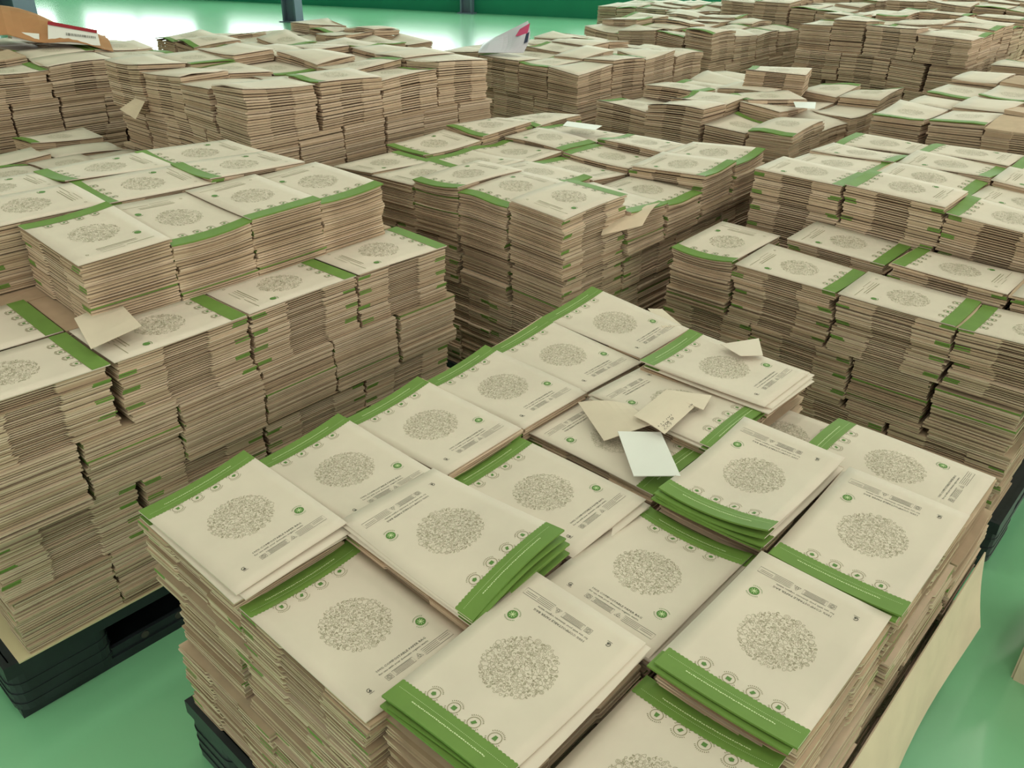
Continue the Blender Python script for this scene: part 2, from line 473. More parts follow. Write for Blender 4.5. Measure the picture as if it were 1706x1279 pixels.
def stack_mesh(cx, cy, th, zb, pitch, k0, k1, n, shape, warp, lod, rg, flip0, gap=.34, jit=1.0, pk=4):
    """sheets k0..k1 of a bundle of n; returns verts, faces, material indices"""
    rx, ry, mid, end, gl, ge, ix, iy, cap = RINGS[lod]; K = len(rx); NI = len(ix)
    V = []; F = []; M = []
    base = 0
    idx = np.arange(K); nx = (idx + 1) % K
    side_t = [tuple(int(q) for q in (K + i, K + j, j, i)) for i, j in zip(idx, nx)]
    px = py = 0
    ct, st = math.cos(th), math.sin(th)
    for k in range(k0, k1):
        pack = k // pk
        fl = (pack + flip0) % 2
        if k % pk == 0 or k == k0: px, py = rg.gauss(0, .0022) * jit, rg.gauss(0, .0028) * jit
        jx, jy, jt = px + rg.gauss(0, .0010) * jit, py + rg.gauss(0, .0014) * jit, rg.gauss(0, .005) * jit
        s = -1 if fl else 1
        c, q = math.cos(jt), math.sin(jt)
        def pos(x, y):
            x, y = x * s, y * s
            return c * x - q * y + jx, q * x + c * y + jy
        x, y = pos(rx, ry)
        kk = ((k + 1) / n) ** 1.6
        zl = shape(x, y) * kk if shape else 0
        t = np.where(mid, gap * rg.uniform(.8, 1.15), np.where(end, .60 + rg.uniform(-.08, .1), .76 + rg.uniform(-.1, .16)))
        sagk = rg.gauss(0, .10) if 0 < k < n - 1 else 0
        zt = (k + 1 + sagk) * pitch - (1 - t) * pitch * .5
        zo = (k + sagk) * pitch + (1 - t) * pitch * .5
        low = ((.0012, .0014, .0022)[lod] if (shape and k == n - 1) else 0)
        X = cx + ct * x - st * y; Y = cy + st * x + ct * y
        Zt = warp(X, Y, zb + zt) + zl - low; Zb = warp(X, Y, zb + zo) + zl - low
        V.append(np.stack([X, Y, Zt], 1)); V.append(np.stack([X, Y, Zb], 1))
        m = rg.choice((0, 0, 1, 2))
        F += [tuple(base + i for i in f) for f in side_t]
        dash = k % pk >= pk - 2 and lod < 2
        if dash:
            e_ = 3 if (k % pk == pk - 1 and rg.random() < .22) else m
            M += [3 if a else (e_ if b else m) for a, b in zip(gl, ge)]
        else: M += [m] * K
        if shape:
            x, y = pos(ix, iy); X = cx + ct * x - st * y; Y = cy + st * x + ct * y
            V.append(np.stack([X, Y, warp(X, Y, zb + (k + 1 + sagk) * pitch - .12 * pitch) + shape(x, y) * kk - low], 1))
            F += [tuple(base + i for i in f) for f in cap]; M += [m] * len(cap)
            base += 2 * K + NI
        else:
            F.append(tuple(base + i for i in range(K - 1, -1, -1))); M.append(m)
            base += 2 * K
    return np.concatenate(V), F, M

# whatever nobody could pick apart (the insides of the piles, the lower tiers far behind) gathers here
STUFF = [[], [], [], 0]
def to_stuff(v, f, m):
    b = STUFF[3]; STUFF[0].append(v); STUFF[1].extend(tuple(b + i for i in q) for q in f); STUFF[2].extend(m); STUFF[3] += len(v)

def px(u, v, z):
    q = Vector((u, -v, z)) - CAMP; d = q.dot(D_)
    if d < .05: return None
    return 853 + 1402.7 * q.dot(R_) / d, 639.5 - 1402.7 * q.dot(U_) / d
def in_view(u, v, z, m=110):
    p = px(u, v, z)
    return p is not None and -m < p[0] < 1706 + m and -m < p[1] < 1279 + m

def filler(cx, cy, th, zb, ztop, warp, rg, pitch=.011):
    n = max(2, int(round((ztop - zb) / pitch)))
    to_stuff(*stack_mesh(cx, cy, th, zb, (ztop - zb) / n, 0, n, n, None, warp, 2, rg, 0, .6, 1.0))

def bundle(cx, cy, th, zb, ztop, shape, warp, lod, rg, label, group, parts=1, pitch=.0047, gap=.34, jit=1.0, thing=True):
    n = max(3, int(round((ztop - zb) / pitch))); pitch = (ztop - zb) / n
    flip0 = ((n - 1) // 4) % 2                    # top pack lies like the bag on top
    org = (cx, cy, zb)
    if not thing or not in_view(cx, -cy, ztop):
        to_stuff(*stack_mesh(cx, cy, th, zb, pitch, 0, n, n, shape, warp, lod, rg, flip0, gap, jit)); return
    r = empty('bag_bundle', org)
    e = [round(n * i / parts / 4) * 4 for i in range(parts)] + [n]
    for a, b in zip(e[:-1], e[1:]):
        if b > a:
            v, f, m = stack_mesh(cx, cy, th, zb, pitch, a, b, n, shape, warp, lod, rg, flip0, gap, jit)
            o = link_mesh('bag_pack', v, f, SHEETM, r, m, org); o['kind'] = 'stuff'
    tag(r, label, 'bundle', group)
    return r

# ------------------------------------------------------------------ one printed bag on top of a bundle
def paper_bag(cx, cy, th, z, shape, warp, lod, label, group, thick=.0022, text=True, printed=True, face_up=True):
    org = (cx, cy, float(warp(cx, cy, z)))
    c, q = math.cos(th), math.sin(th)
    def place(x, y, dz):
        x = np.asarray(x, float); y = np.asarray(y, float)
        X = cx + c * x - q * y; Y = cy + q * x + c * y
        return np.stack([X, Y, warp(X, Y, np.full_like(X, z)) + shape(x, y) + dz], 1)
    nx, ny = ((11, 15), (8, 10), (5, 6))[lod]
    gx, gy = np.meshgrid(np.linspace(-BW / 2, BW / 2, nx), np.linspace(-BL / 2, BL / 2, ny))
    gx, gy = gx.ravel(), gy.ravel()
    v = np.concatenate([place(gx, gy, thick), place(gx, gy, 0.0004)])
    N = nx * ny; f = []
    for j in range(ny - 1):
        for i in range(nx - 1):
            a = j * nx + i
            f.append((a, a + 1, a + nx + 1, a + nx)); f.append((N + a + nx, N + a + nx + 1, N + a + 1, N + a))
    per = [i for i in range(nx)] + [j * nx + nx - 1 for j in range(1, ny)] + [(ny - 1) * nx + i for i in range(nx - 2, -1, -1)] + [j * nx for j in range(ny - 2, 0, -1)]
    for a, b in zip(per, per[1:] + per[:1]): f.append((a, N + a, N + b, b))
    body = link_mesh('paper_bag', v, f, 'paper_top', None, None, org, smooth=False)
    body.data.polygons.foreach_set('use_smooth', np.array([True] * (2 * (nx - 1) * (ny - 1)) + [False] * len(per)))
    tag(body, label, 'paper bag', group)
    if not face_up: return body              # lies with its plain back upward
    e = thick + (.00035, .0006, .0012)[lod]
    # green band, scalloped on its inner edge, folded over the bag's end
    if lod == 0:
        xs = np.linspace(-BW / 2, BW / 2, 129); inner = .1085 - .0014 * np.abs(np.sin(np.linspace(0, math.pi * 32, 129)))
    elif lod == 1:
        xs = np.linspace(-BW / 2, BW / 2, 9); inner = np.full(9, .108)
    else:
        xs = np.linspace(-BW / 2, BW / 2, 5); inner = np.full(5, .107)
    m = len(xs)
    rows = [place(xs, inner, e)] + [place(xs, np.full(m, yy), e) for yy in (.118, .130, BL / 2 + .0006)] + [place(xs, np.full(m, BL / 2 + .0006), -.0005)]
    f = [(r * m + i, r * m + i + 1, (r + 1) * m + i + 1, (r + 1) * m + i) for r in range(4) for i in range(m - 1)]
    bd = link_mesh('green_band', np.concatenate(rows), f, 'green_print', body, None, org)
    bd['label'] = 'green printed end band'
    if not printed: return body
    def pr(name, t, mt, parent=body, dz=0.0):
        a = np.array(t.v); return link_mesh(name, place(a[:, 0], a[:, 1], e + dz), t.f, mt, parent, None, org)
    pr('printed_circle', DOOD[lod], 'ink_grey')
    if lod < 2:
        for i in range(4):
            o = pr('icon', ICONS[lod][i][0], 'ink_grey'); pr('icon_centre', ICONS[lod][i][1], 'ink_green', o, .0001)
        o = pr('emblem', EMB[lod][0], 'ink_green', body)
        if lod == 0: pr('emblem_cross', EMB[lod][1], 'ink_white', o, .0002)
        pr('emblem_rim', EMB[lod][2], 'ink_green', o)
        if text: pr('small_print', TXT[lod], 'ink_black' if lod == 0 else 'ink_grey')['kind'] = 'stuff'
        if lod == 0: pr('band_lettering', BANDTXT, 'ink_white', bd, .0003)
    return body

# ------------------------------------------------------------------ layouts of a tier (u to the far right, v to the near right, from the pile's corner)
HALF = math.pi / 2
def tier_layout(kind, rg):
    """list of (u, v, theta, row name, index in row); u 0..1.2, v 0..0.98"""
    out = []
    for r, v in ((0, .1425), (1, .4275)):
        for i in range(6): out.append([.105 + .198 * i, v, rg.choice((0, math.pi)), 'AB'[r], i])
    for r, v in ((2, .6725), (3, .8775)):
        for i in range(4): out.append([.155 + .292 * i, v, rg.choice((HALF, -HALF)), 'CD'[r - 2], i])
    if kind:
        for o in out: o[0] = 1.2 - o[0]; o[1] = .98 - o[1]; o[4] = (5 if o[3] in 'AB' else 3) - o[4]; o[3] = {'A': 'D', 'B': 'C', 'C': 'B', 'D': 'A'}[o[3]]
    return out
ROWN = {'A': 'left row', 'B': 'second row', 'C': 'third row', 'D': 'right row'}
TIERN = ['bottom tier', 'second tier', 'third tier', 'fourth tier', 'fifth tier', 'sixth tier', 'seventh tier']
BAGN = 'brown paper bag atop the %s, %s from near end, %s'

def touches(o):
    """does a bundle of the tier show on the near-left (small u) or near-right (large v) side"""
    hu, hv = (BW / 2, BL / 2) if abs(math.sin(o[2])) < .5 else (BL / 2, BW / 2)
    return o[0] - hu < .04 or o[1] + hv > .94

def lower_tiers(u0, v0, zs, name, warp, lod, seed, parts, kind0, keep=touches, pitch=.0047, gap=.34, jit=1.0, things=9):
    rg = random.Random(seed)
    for i in range(len(zs) - 1):
        lay = tier_layout((kind0 + i) % 2, rg)
        for o in lay:
            u, v = u0 + o[0] + rg.gauss(0, .003), v0 + o[1] + rg.gauss(0, .003)
            if not keep(o):
                filler(u, -v, o[2], zs[i], zs[i + 1] - .0005, warp, rg); continue
            bundle(u, -v, o[2], zs[i], zs[i + 1] - .0005, None, warp, lod, rg,
                   'paper bag bundle, %s, %s from near end, %s, %s' % (TIERN[i], ORD[o[4]], ROWN[o[3]], name),
                   'bundles on the ' + name, parts, pitch, gap, jit, i >= len(zs) - 1 - things)

# ================================================================== nearest pallet
def short(lab):
    return ' '.join(lab.replace('brown paper bag with green band outward', 'outward-banded bag').replace(', nearest pallet', '').replace('paper ', '').split()[:11]).rstrip(',')
def nearest():
    W = Warp(11, .006, .15, .6); rg = random.Random(21)
    pallet(.6, -.49, 'black plastic pallet under the nearest pile of bags')
    lower_tiers(0, 0, [.15, .298, .446], 'nearest pallet', W, 0, 5, 4, 0)
    S = Shape; P = math.pi
    ab = 'brown paper bag with green band outward, nearest pallet, %s in the left edge row'
    top = [
      # u, v, theta, ztop, shape, label
      (.097, .143, 0, .600, S(-.006, .016, -.002, .012, -.006, .0), ab % 'nearest'),
      (.297, .146, 0, .596, S(-.012, .010, .002, .002, -.006, .0), ab % 'second'),
      (.499, .146, 0, .597, S(-.010, .012, .0, .004, -.006, .0), ab % 'third'),
      (.700, .146, 0, .597, S(-.008, .010, .0, .0, -.005, .0), ab % 'fourth'),
      (.893, .146, 0, .598, S(-.006, .006, .0, .0, -.004, .0), ab % 'fifth'),
      (1.092, .140, 0, .604, S(-.004, .016, .0, .004, -.005, .0), ab % 'farthest'),
      (.098, .421, 0, .572, S(.0, .0, .0, -.010, -.008, .0), 'tan bag half under the bottom-centre bag and the corner bag'),
      (.290, .416, P, .612, S(.022, -.016, .0, .0, .010, -.004), 'bag with curled green end over splayed green layers, nearest pallet'),
      (.492, .430, 0, .582, S(-.002, .004, .002, .006, -.004, .0), 'tan bag above the curled-end bag, band under the left edge row'),
      (.718, .424, P, .580, S(.004, -.002, .0, .0, .006, .0), 'bag under the white card and blank kraft notes, nearest pallet'),
      (.872, .452, P, .610, S(.004, .0, -.004, .0, .006, .0), 'raised bag tucked under the far right bag, nearest pallet'),
      (1.040, .455, 0, .628, S(.0, .008, .0, -.004, -.004, .0), 'topmost far bag with visible fanned layers at its right end'),
      (.170, .662, HALF, .606, S(.004, -.008, .0, .004, .004, -.004), 'large pale bag at the bottom centre, band toward the lower left'),
      (.455, .668, -HALF, .582, S(-.010, .0, .004, .0, -.010, .002), 'tan bag at centre right, green band under the band of a pale one'),
      (.437, .882, HALF, .606, S(.004, -.002, .004, .006, -.003, -.003), 'pale bag at lower right, its band over another green band'),
      (.155, .872, -HALF, .576, S(-.006, .010, -.006, .0, -.008, .0), 'bag cut off by the bottom frame edge, band toward the upper right'),
      (.747, .682, HALF, .615, S(.018, -.004, .004, .010, -.012, -.006), 'pale bag right of the white card, its green band lifted'),
      (.726, .893, HALF, .613, S(.002, -.002, .006, .006, -.004, -.003), 'pale bag at the right edge beside the tan bag'),
      (.972, .840, 0, .584, S(.006, .0, .0, .002, .006, .0), 'tan bag at the right corner half under a pale bag'),
      (.978, .625, P, .560, S(), 'bag seen only by its band left of the right corner bag'),
    ]
    # bags lying loose right under some of the top ones: shift across, shift along, turn, corner droop
    under = {7: [(.003, .006, .01, S(.014, -.014, 0, 0, .012, -.003)), (-.002, .010, -.01, S(.010, -.014, 0, 0, .008, -.002)), (.004, .007, .015, S(.006, -.012, 0, 0, .004, 0)), (.0, .012, 0, S(.002, -.010, 0, 0, .001, 0))],
             0: [(.004, -.012, .012, S(-.006, .012, -.002, .006, -.006)), (-.005, -.006, -.02, S(-.006, .010, -.002, .002, -.006))],
             1: [(.005, -.008, -.012, S(-.012, .008, .0, .0, -.006))],
             8: [(.0, -.010, .01, S(-.002, .004, .0, .002, -.004)), (.004, -.005, -.02, S(-.002, .003, .0, .0, -.004))],
             10: [(.006, .004, .02, S(.003, -.002, -.004, 0, .004)), (-.004, -.006, -.02, S(.002, -.002, -.004, 0, .003))],
             11: [(.006, -.010, .02, S(0, .006, 0, -.006, -.004)), (-.004, -.014, -.015, S(0, .004, 0, -.008, -.004)), (.008, -.008, .03, S(0, .004, 0, -.008, -.003))],
             12: [(-.012, .002, .03, S(.003, -.008, 0, .002, .003, -.004)), (-.006, .008, -.012, S(.002, -.008, 0, .001, .002, -.003))],
             13: [(.006, .004, .015, S(-.010, .0, .003, -.004, -.010, .002)), (.010, .006, .03, S(-.010, .0, .002, -.006, -.010, .002))],
             14: [(.004, .008, -.012, S(.002, -.002, .002, .004, -.003, -.003))],
             16: [(.004, .008, .02, S(.010, -.006, .002, .006, -.010, -.005)), (-.004, .012, -.01, S(.004, -.006, .0, .004, -.006, -.004)), (.005, .014, .02, S(.0, -.006, .0, .002, -.003, -.002))],
             17: [(.005, .010, .012, S(.0, -.002, .004, .004, -.004, -.003))]}
    for i, (u, v, th, zt, sh, lab) in enumerate(top):
        if i == 19: th = 0
        for j, (dx, dy, dt, sh2) in enumerate(under.get(i, [])):
            zz = zt - .0042 * (j + 1)
            paper_bag(u + dx * math.cos(th) - dy * math.sin(th), -v + dx * math.sin(th) + dy * math.cos(th), th + dt, zz, sh2, W, 0,
                      '%s loose bag under the %s' % (('first', 'second', 'third', 'fourth')[j], short(lab)), 'bags on the nearest pallet', printed=False)
        zt_, sh_ = (zt - .0042 * len(under[i]), under[i][-1][3]) if i in under else (zt, sh)
        bundle(u, -v, th, .446, zt_, sh_, W, 0, rg, 'bundle under the ' + short(lab), 'top bundles of the nearest pallet', 4, .0045, .34, 1.6)
        paper_bag(u, -v, th, zt, sh, W, 0, lab, 'bags on the nearest pallet')
nearest()

# ================================================================== left pallet
def left():
    W = Warp(12, .007, .15, .7); rg = random.Random(31); nm = 'left pallet'
    u0, v0 = -.165, -1.31
    pallet(.4, -(v0 + .48), 'black plastic pallet at the lower left, corner and runner showing')
    zs = [.15, .286, .422, .558, .694]
    def keep(o): return o[1] > .75
    lower_tiers(u0, v0, zs, nm, W, 0, 6, 4, 1, lambda o: touches(o) and o[1] > .3)
    # printed bags on the low front row and the row behind it
    S = Shape
    for i, u in enumerate((-.010, .282, .574, .866)):
        paper_bag(u, .432, -HALF, .6938, S(.0, .0, .001, .001, .0, .0), W, 1, 'paper bag on the low front ledge of the left pallet, %s from the left' % ORD[i], 'bags on the left pallet')
    paper_bag(-.010, .637, -HALF, .6938, S(.001, .0, .001, .0, .0), W, 1, 'paper bag at the left frame edge, second row of the left pallet', 'bags on the left pallet')
    # upper tier: a row of upright ends, then two rows lying along the pallet
    ths = (0, math.pi, math.pi, math.pi)
    for i, (u, th) in enumerate(zip((.277, .472, .665, .857), ths)):
        sh = (S(.0, .014, .0, .006, -.006), S(-.004, -.010, .0, .002, -.006), S(.0, .0, .008, .004, .0), S(-.006, -.010, .002, .0, -.005))[i]
        bundle(u, .650, th, .694, .832, sh, W, 0, rg, 'bundle standing on the left pallet, %s in the upper front row' % ORD[i], 'bundles on the left pallet', 4, .0056, .5)
        paper_bag(u, .650, th, .832, sh, W, 1, 'paper bag on the upper front row of the left pallet, %s from the left' % ORD[i], 'bags on the left pallet')
    for r, v in ((0, .900), (1, 1.100)):
        for i, u in enumerate((-.05, .240, .515, .785)):
            th = HALF if i else -HALF
            sh = S(rg.uniform(-.004, .012), rg.uniform(-.004, .012), 0, rg.uniform(0, .006), -.006)
            bundle(u, v, th, .694, .838, sh, W, 1, rg, 'bundle lying along the left pallet, %s from left, %s upper row' % (ORD[i], ('middle', 'rear')[r]), 'bundles on the left pallet', 4, .0052)
            paper_bag(u, v, th, .838, sh, W, 1, 'bag lying along the %s upper row of the left pallet, %s from left' % (('middle', 'rear')[r], ORD[i]), 'bags on the left pallet')
left()

# ================================================================== middle pallet
def middle():
    W = Warp(13, .014, .15, .7); rg = random.Random(41); nm = 'middle pallet'
    u0, v0 = 1.29, -1.16
    pallet(u0 + .6, -(v0 + .49), 'black plastic pallet under the middle pile of bags')
    lower_tiers(u0, v0, [.15, .29, .43, .57], nm, W, 1, 7, 4, 0, pitch=.0058, gap=.36, jit=1.5)
    S = Shape; n = 0
    row1 = [(-1.065, HALF * -1, .705), (-.868, -HALF, .700), (-.670, HALF, .722), (-.474, HALF, .722), (-.272, -HALF, .742)]
    for i, (v, th, zt) in enumerate(row1):
        sh = rshape(rg, .8) if i != 2 else S(.010, .0, .004, .008, -.008, 0)
        if i == 4: sh = S(.0, .012, .0, .0, .0, .004)
        bundle(1.425, -v, th, .57, zt, sh, W, 0, rg, 'bundle on top of the middle pallet, front row, %s from the left' % ORD[i], 'bundles on the middle pallet', 4, .0052, .36, 1.5)
        paper_bag(1.425, -v, th, zt, sh, W, 1, 'printed paper bag on the middle pallet, front row, %s from the left' % ORD[i], 'bags on the middle pallet')
    rows = [('right-hand side row', [(1.675 + .2 * i, -.305, math.pi, .675 + (.02, .0, .045, .05)[i]) for i in range(4)]),
            ('inner row', [(1.68 + .2 * i, -.60, rg.choice((0, math.pi)), .69 + rg.uniform(-.01, .02)) for i in range(4)]),
            ('third inner row', [(1.68 + .2 * i, -.89, rg.choice((0, math.pi)), .70 + rg.uniform(-.01, .02)) for i in range(4)]),
            ('far left row', [(1.72 + .3 * i, -1.14, HALF, .70 + rg.uniform(-.01, .02)) for i in range(3)])]
    for rn, lst in rows:
        for i, (u, v, th, zt) in enumerate(lst):
            sh = rshape(rg, 1.0)
            bundle(u, -v, th, .57, zt, sh, W, 1, rg, 'bundle on top of the middle pallet, %s, %s from the front' % (rn, ORD[i]), 'bundles on the middle pallet', 4 if i < 4 and 'right' in rn else 1, .0058, .36, 1.5)
            paper_bag(u, -v, th, zt, sh, W, 1, 'printed paper bag on the middle pallet, %s, %s from the front' % (rn, ORD[i]), 'bags on the middle pallet')
middle()

# ================================================================== right pallet
def right():
    W = Warp(14, .010, .15, .62); rg = random.Random(51); nm = 'right pallet'
    u0, v0 = 1.62, -.05
    pallet(u0 + .6, -(v0 + .51), 'black plastic pallet at the right edge, rounded corner on green floor')
    lower_tiers(u0, v0, [.15, .303, .456], nm, W, 1, 8, 4, 1, lambda o: touches(o) and o[0] < .7, .0058, .34, 1.3)
    S = Shape
    lst = [(1.765, .053, HALF, .612, S(.006, -.002, .004, .004, -.010), 'pale bag at the near left corner of the right pallet'),
           (1.722, .300, math.pi, .612, S(.0, .0, .006, .0, -.004), 'bag next to the near left corner bag of the right pallet'),
           (1.722, .592, math.pi, .612, S(.0, -.004, .006, .0, -.004), 'third bag along the front of the right pallet'),
           (1.722, .884, 0, .606, S(.0, .0, .006, .0, -.004), 'last bag along the front of the right pallet at frame edge'),
           (1.935, .640, 0, .640, S(.010, .0, .0, .0, .0), 'wide bag in the second row of the right pallet, band left'),
           (1.965, .330, math.pi, .628, S(.0, .0, .004, .0, .0), 'narrow tan bag left of the second row band, right pallet'),
           (1.935, .935, math.pi, .640, S(.0, .0, .004, .0, .0), 'second row bag of the right pallet at frame edge')]
    for i, (u, v, th, zt, sh, lab) in enumerate(lst):
        bundle(u, -v, th, .456, zt, sh, W, 0 if i < 4 else 1, rg, 'bundle under the ' + lab, 'bundles on the right pallet', 4, .0055, .36, 1.5)
        paper_bag(u, -v, th, zt, sh, W, 1, lab, 'bags on the right pallet')
    for r, u in enumerate((2.165, 2.365, 2.565, 2.765)):
        for i, v in enumerate((.10, .39, .68, .96)):
            th = rg.choice((0, math.pi)); sh = rshape(rg, .8); zt = .745 + rg.uniform(-.012, .012)
            bundle(u, -v, th, .456, zt, sh, W, 1, rg, 'bundle on the raised step of the right pallet, row %s, %s from left' % (ORD[r], ORD[i]), 'bundles on the right pallet', 4 if r == 0 else 1, .0065, .36, 1.5)
            paper_bag(u, -v, th, zt, sh, W, 1, 'bag on the raised step of the right pallet, row %s, %s from left' % (ORD[r], ORD[i]), 'bags on the right pallet')
right()

# ================================================================== the piles behind
def pile(u0, v0, top, name, seed, kind, amp=.012, lod=2, rough=1.0, pitch=.0085, things=0, tops=True):
    W = Warp(seed, amp, .15, top); rg = random.Random(seed * 7)
    pallet(u0 + .6, -(v0 + .49), 'black plastic pallet under the ' + name)
    nt = max(2, round((top - .15) / .145)); h = (top - .15) / nt
    zs = [.15 + h * i for i in range(nt + 1)]
    lower_tiers(u0, v0, zs[:-1], name, W, lod, seed + 1, 1, (kind + nt - 1) % 2, touches, pitch, .58, 1.3, things)
    for o in tier_layout(kind, rg):
        sh = rshape(rg, 1.1 * rough); zt = top + rg.uniform(-.022, .022) * rough
        u, v = u0 + o[0] + rg.gauss(0, .004), v0 + o[1] + rg.gauss(0, .004)
        bundle(u, -v, o[2], zs[-2], zt, sh, W, lod, rg, 'top paper bag bundle, %s from near end, %s, %s' % (ORD[o[4]], ROWN[o[3]], name), 'bundles on the ' + name, 1, pitch, .58, 1.3, tops and touches(o))
        if in_view(u, v, zt, 12):
            paper_bag(u, -v, o[2], zt, sh, W, 2, BAGN % (name, ORD[o[4]], ROWN[o[3]]), 'bags on the ' + name, face_up=rg.random() > .4)

pile(2.86, -1.27, .69, 'pile behind the middle one', 61, 0, things=1, rough=1.4)
pile(3.05, -.07, .80, 'pile behind the right one', 62, 1, things=2)
pile(1.13, -2.40, .90, 'tall rear-left pile', 63, 0, things=3)
pile(-.08, -2.70, .59, 'low rear-left pile', 64, 1)
pile(.50, -3.85, .85, 'far left pile', 65, 0, things=2)
pile(1.95, -3.65, .80, 'far back-centre pile', 66, 1, rough=1.5)
pile(3.02, -2.48, .78, 'back-centre pile', 67, 0, things=2)
pile(4.78, -1.22, .91, 'tall far-right pile', 68, 1, things=2)
pile(4.45, -2.58, .80, 'far centre-right pile', 69, 0, rough=1.5)
pile(4.55, -.07, .80, 'far right-edge pile', 70, 1)
pile(6.2, -1.25, .96, 'farthest right pile', 71, 0)
pile(5.85, -3.55, .78, 'farthest centre pile', 72, 1)
pile(5.95, -2.42, .90, 'farthest centre-right pile', 73, 0)
pile(7.5, -2.30, 1.02, 'rearmost centre-right pile', 74, 1)
pile(7.55, -1.1, 1.06, 'rearmost right pile', 75, 0)

# ================================================================== loose sheets, notes and sacks
def patch(name, c4, m, label, cat, n=(8, 8), thick=.0012, bump=None, parent=None, group=None):
    """a sheet spanned by four corners (u, v, z) in order round it, with an optional bulge along its normal z"""
    A, B, C_, D = [np.array((u, -v, z), float) for u, v, z in c4]
    nx, ny = n; gx, gy = np.meshgrid(np.linspace(0, 1, nx), np.linspace(0, 1, ny)); a = gx.ravel()[:, None]; b = gy.ravel()[:, None]
    p = (1 - a) * (1 - b) * A + a * (1 - b) * B + a * b * C_ + (1 - a) * b * D
    if bump is not None:
        d = np.array([bump(x, y) for x, y in zip(a.ravel(), b.ravel())])
        p = p + (d if d.ndim == 2 else np.stack([0 * d, 0 * d, d], 1))
    nrm = np.cross(B - A, D - A); nrm /= np.linalg.norm(nrm)
    v = np.concatenate([p, p - nrm * thick]); N = nx * ny; f = []
    for j in range(ny - 1):
        for i in range(nx - 1):
            q = j * nx + i; f.append((q, q + 1, q + nx + 1, q + nx)); f.append((N + q + nx, N + q + nx + 1, N + q + 1, N + q))
    per = [i for i in range(nx)] + [j * nx + nx - 1 for j in range(1, ny)] + [(ny - 1) * nx + i for i in range(nx - 2, -1, -1)] + [j * nx for j in range(ny - 2, 0, -1)]
    for q, r in zip(per, per[1:] + per[:1]): f.append((q, N + q, N + r, r))
    org = tuple(p.mean(0)) if parent is None else tuple(parent.location)
    o = link_mesh(name, v, f, m, parent, None, org)
    if label and parent is None: tag(o, label, cat, group)
    return o

def on_patch(o, t, c4, m, name, dz=.0016):
    """flat print on a patch: template in unit coordinates of the patch"""
    A, B, C_, D = [np.array((u, -v, z), float) for u, v, z in c4]
    q = np.array(t.v); a = q[:, :1]; b = q[:, 1:]
    p = (1 - a) * (1 - b) * A + a * (1 - b) * B + a * b * C_ + (1 - a) * b * D
    p[:, 2] += dz
    return link_mesh(name, p, t.f, m, o, None, tuple(o.location))

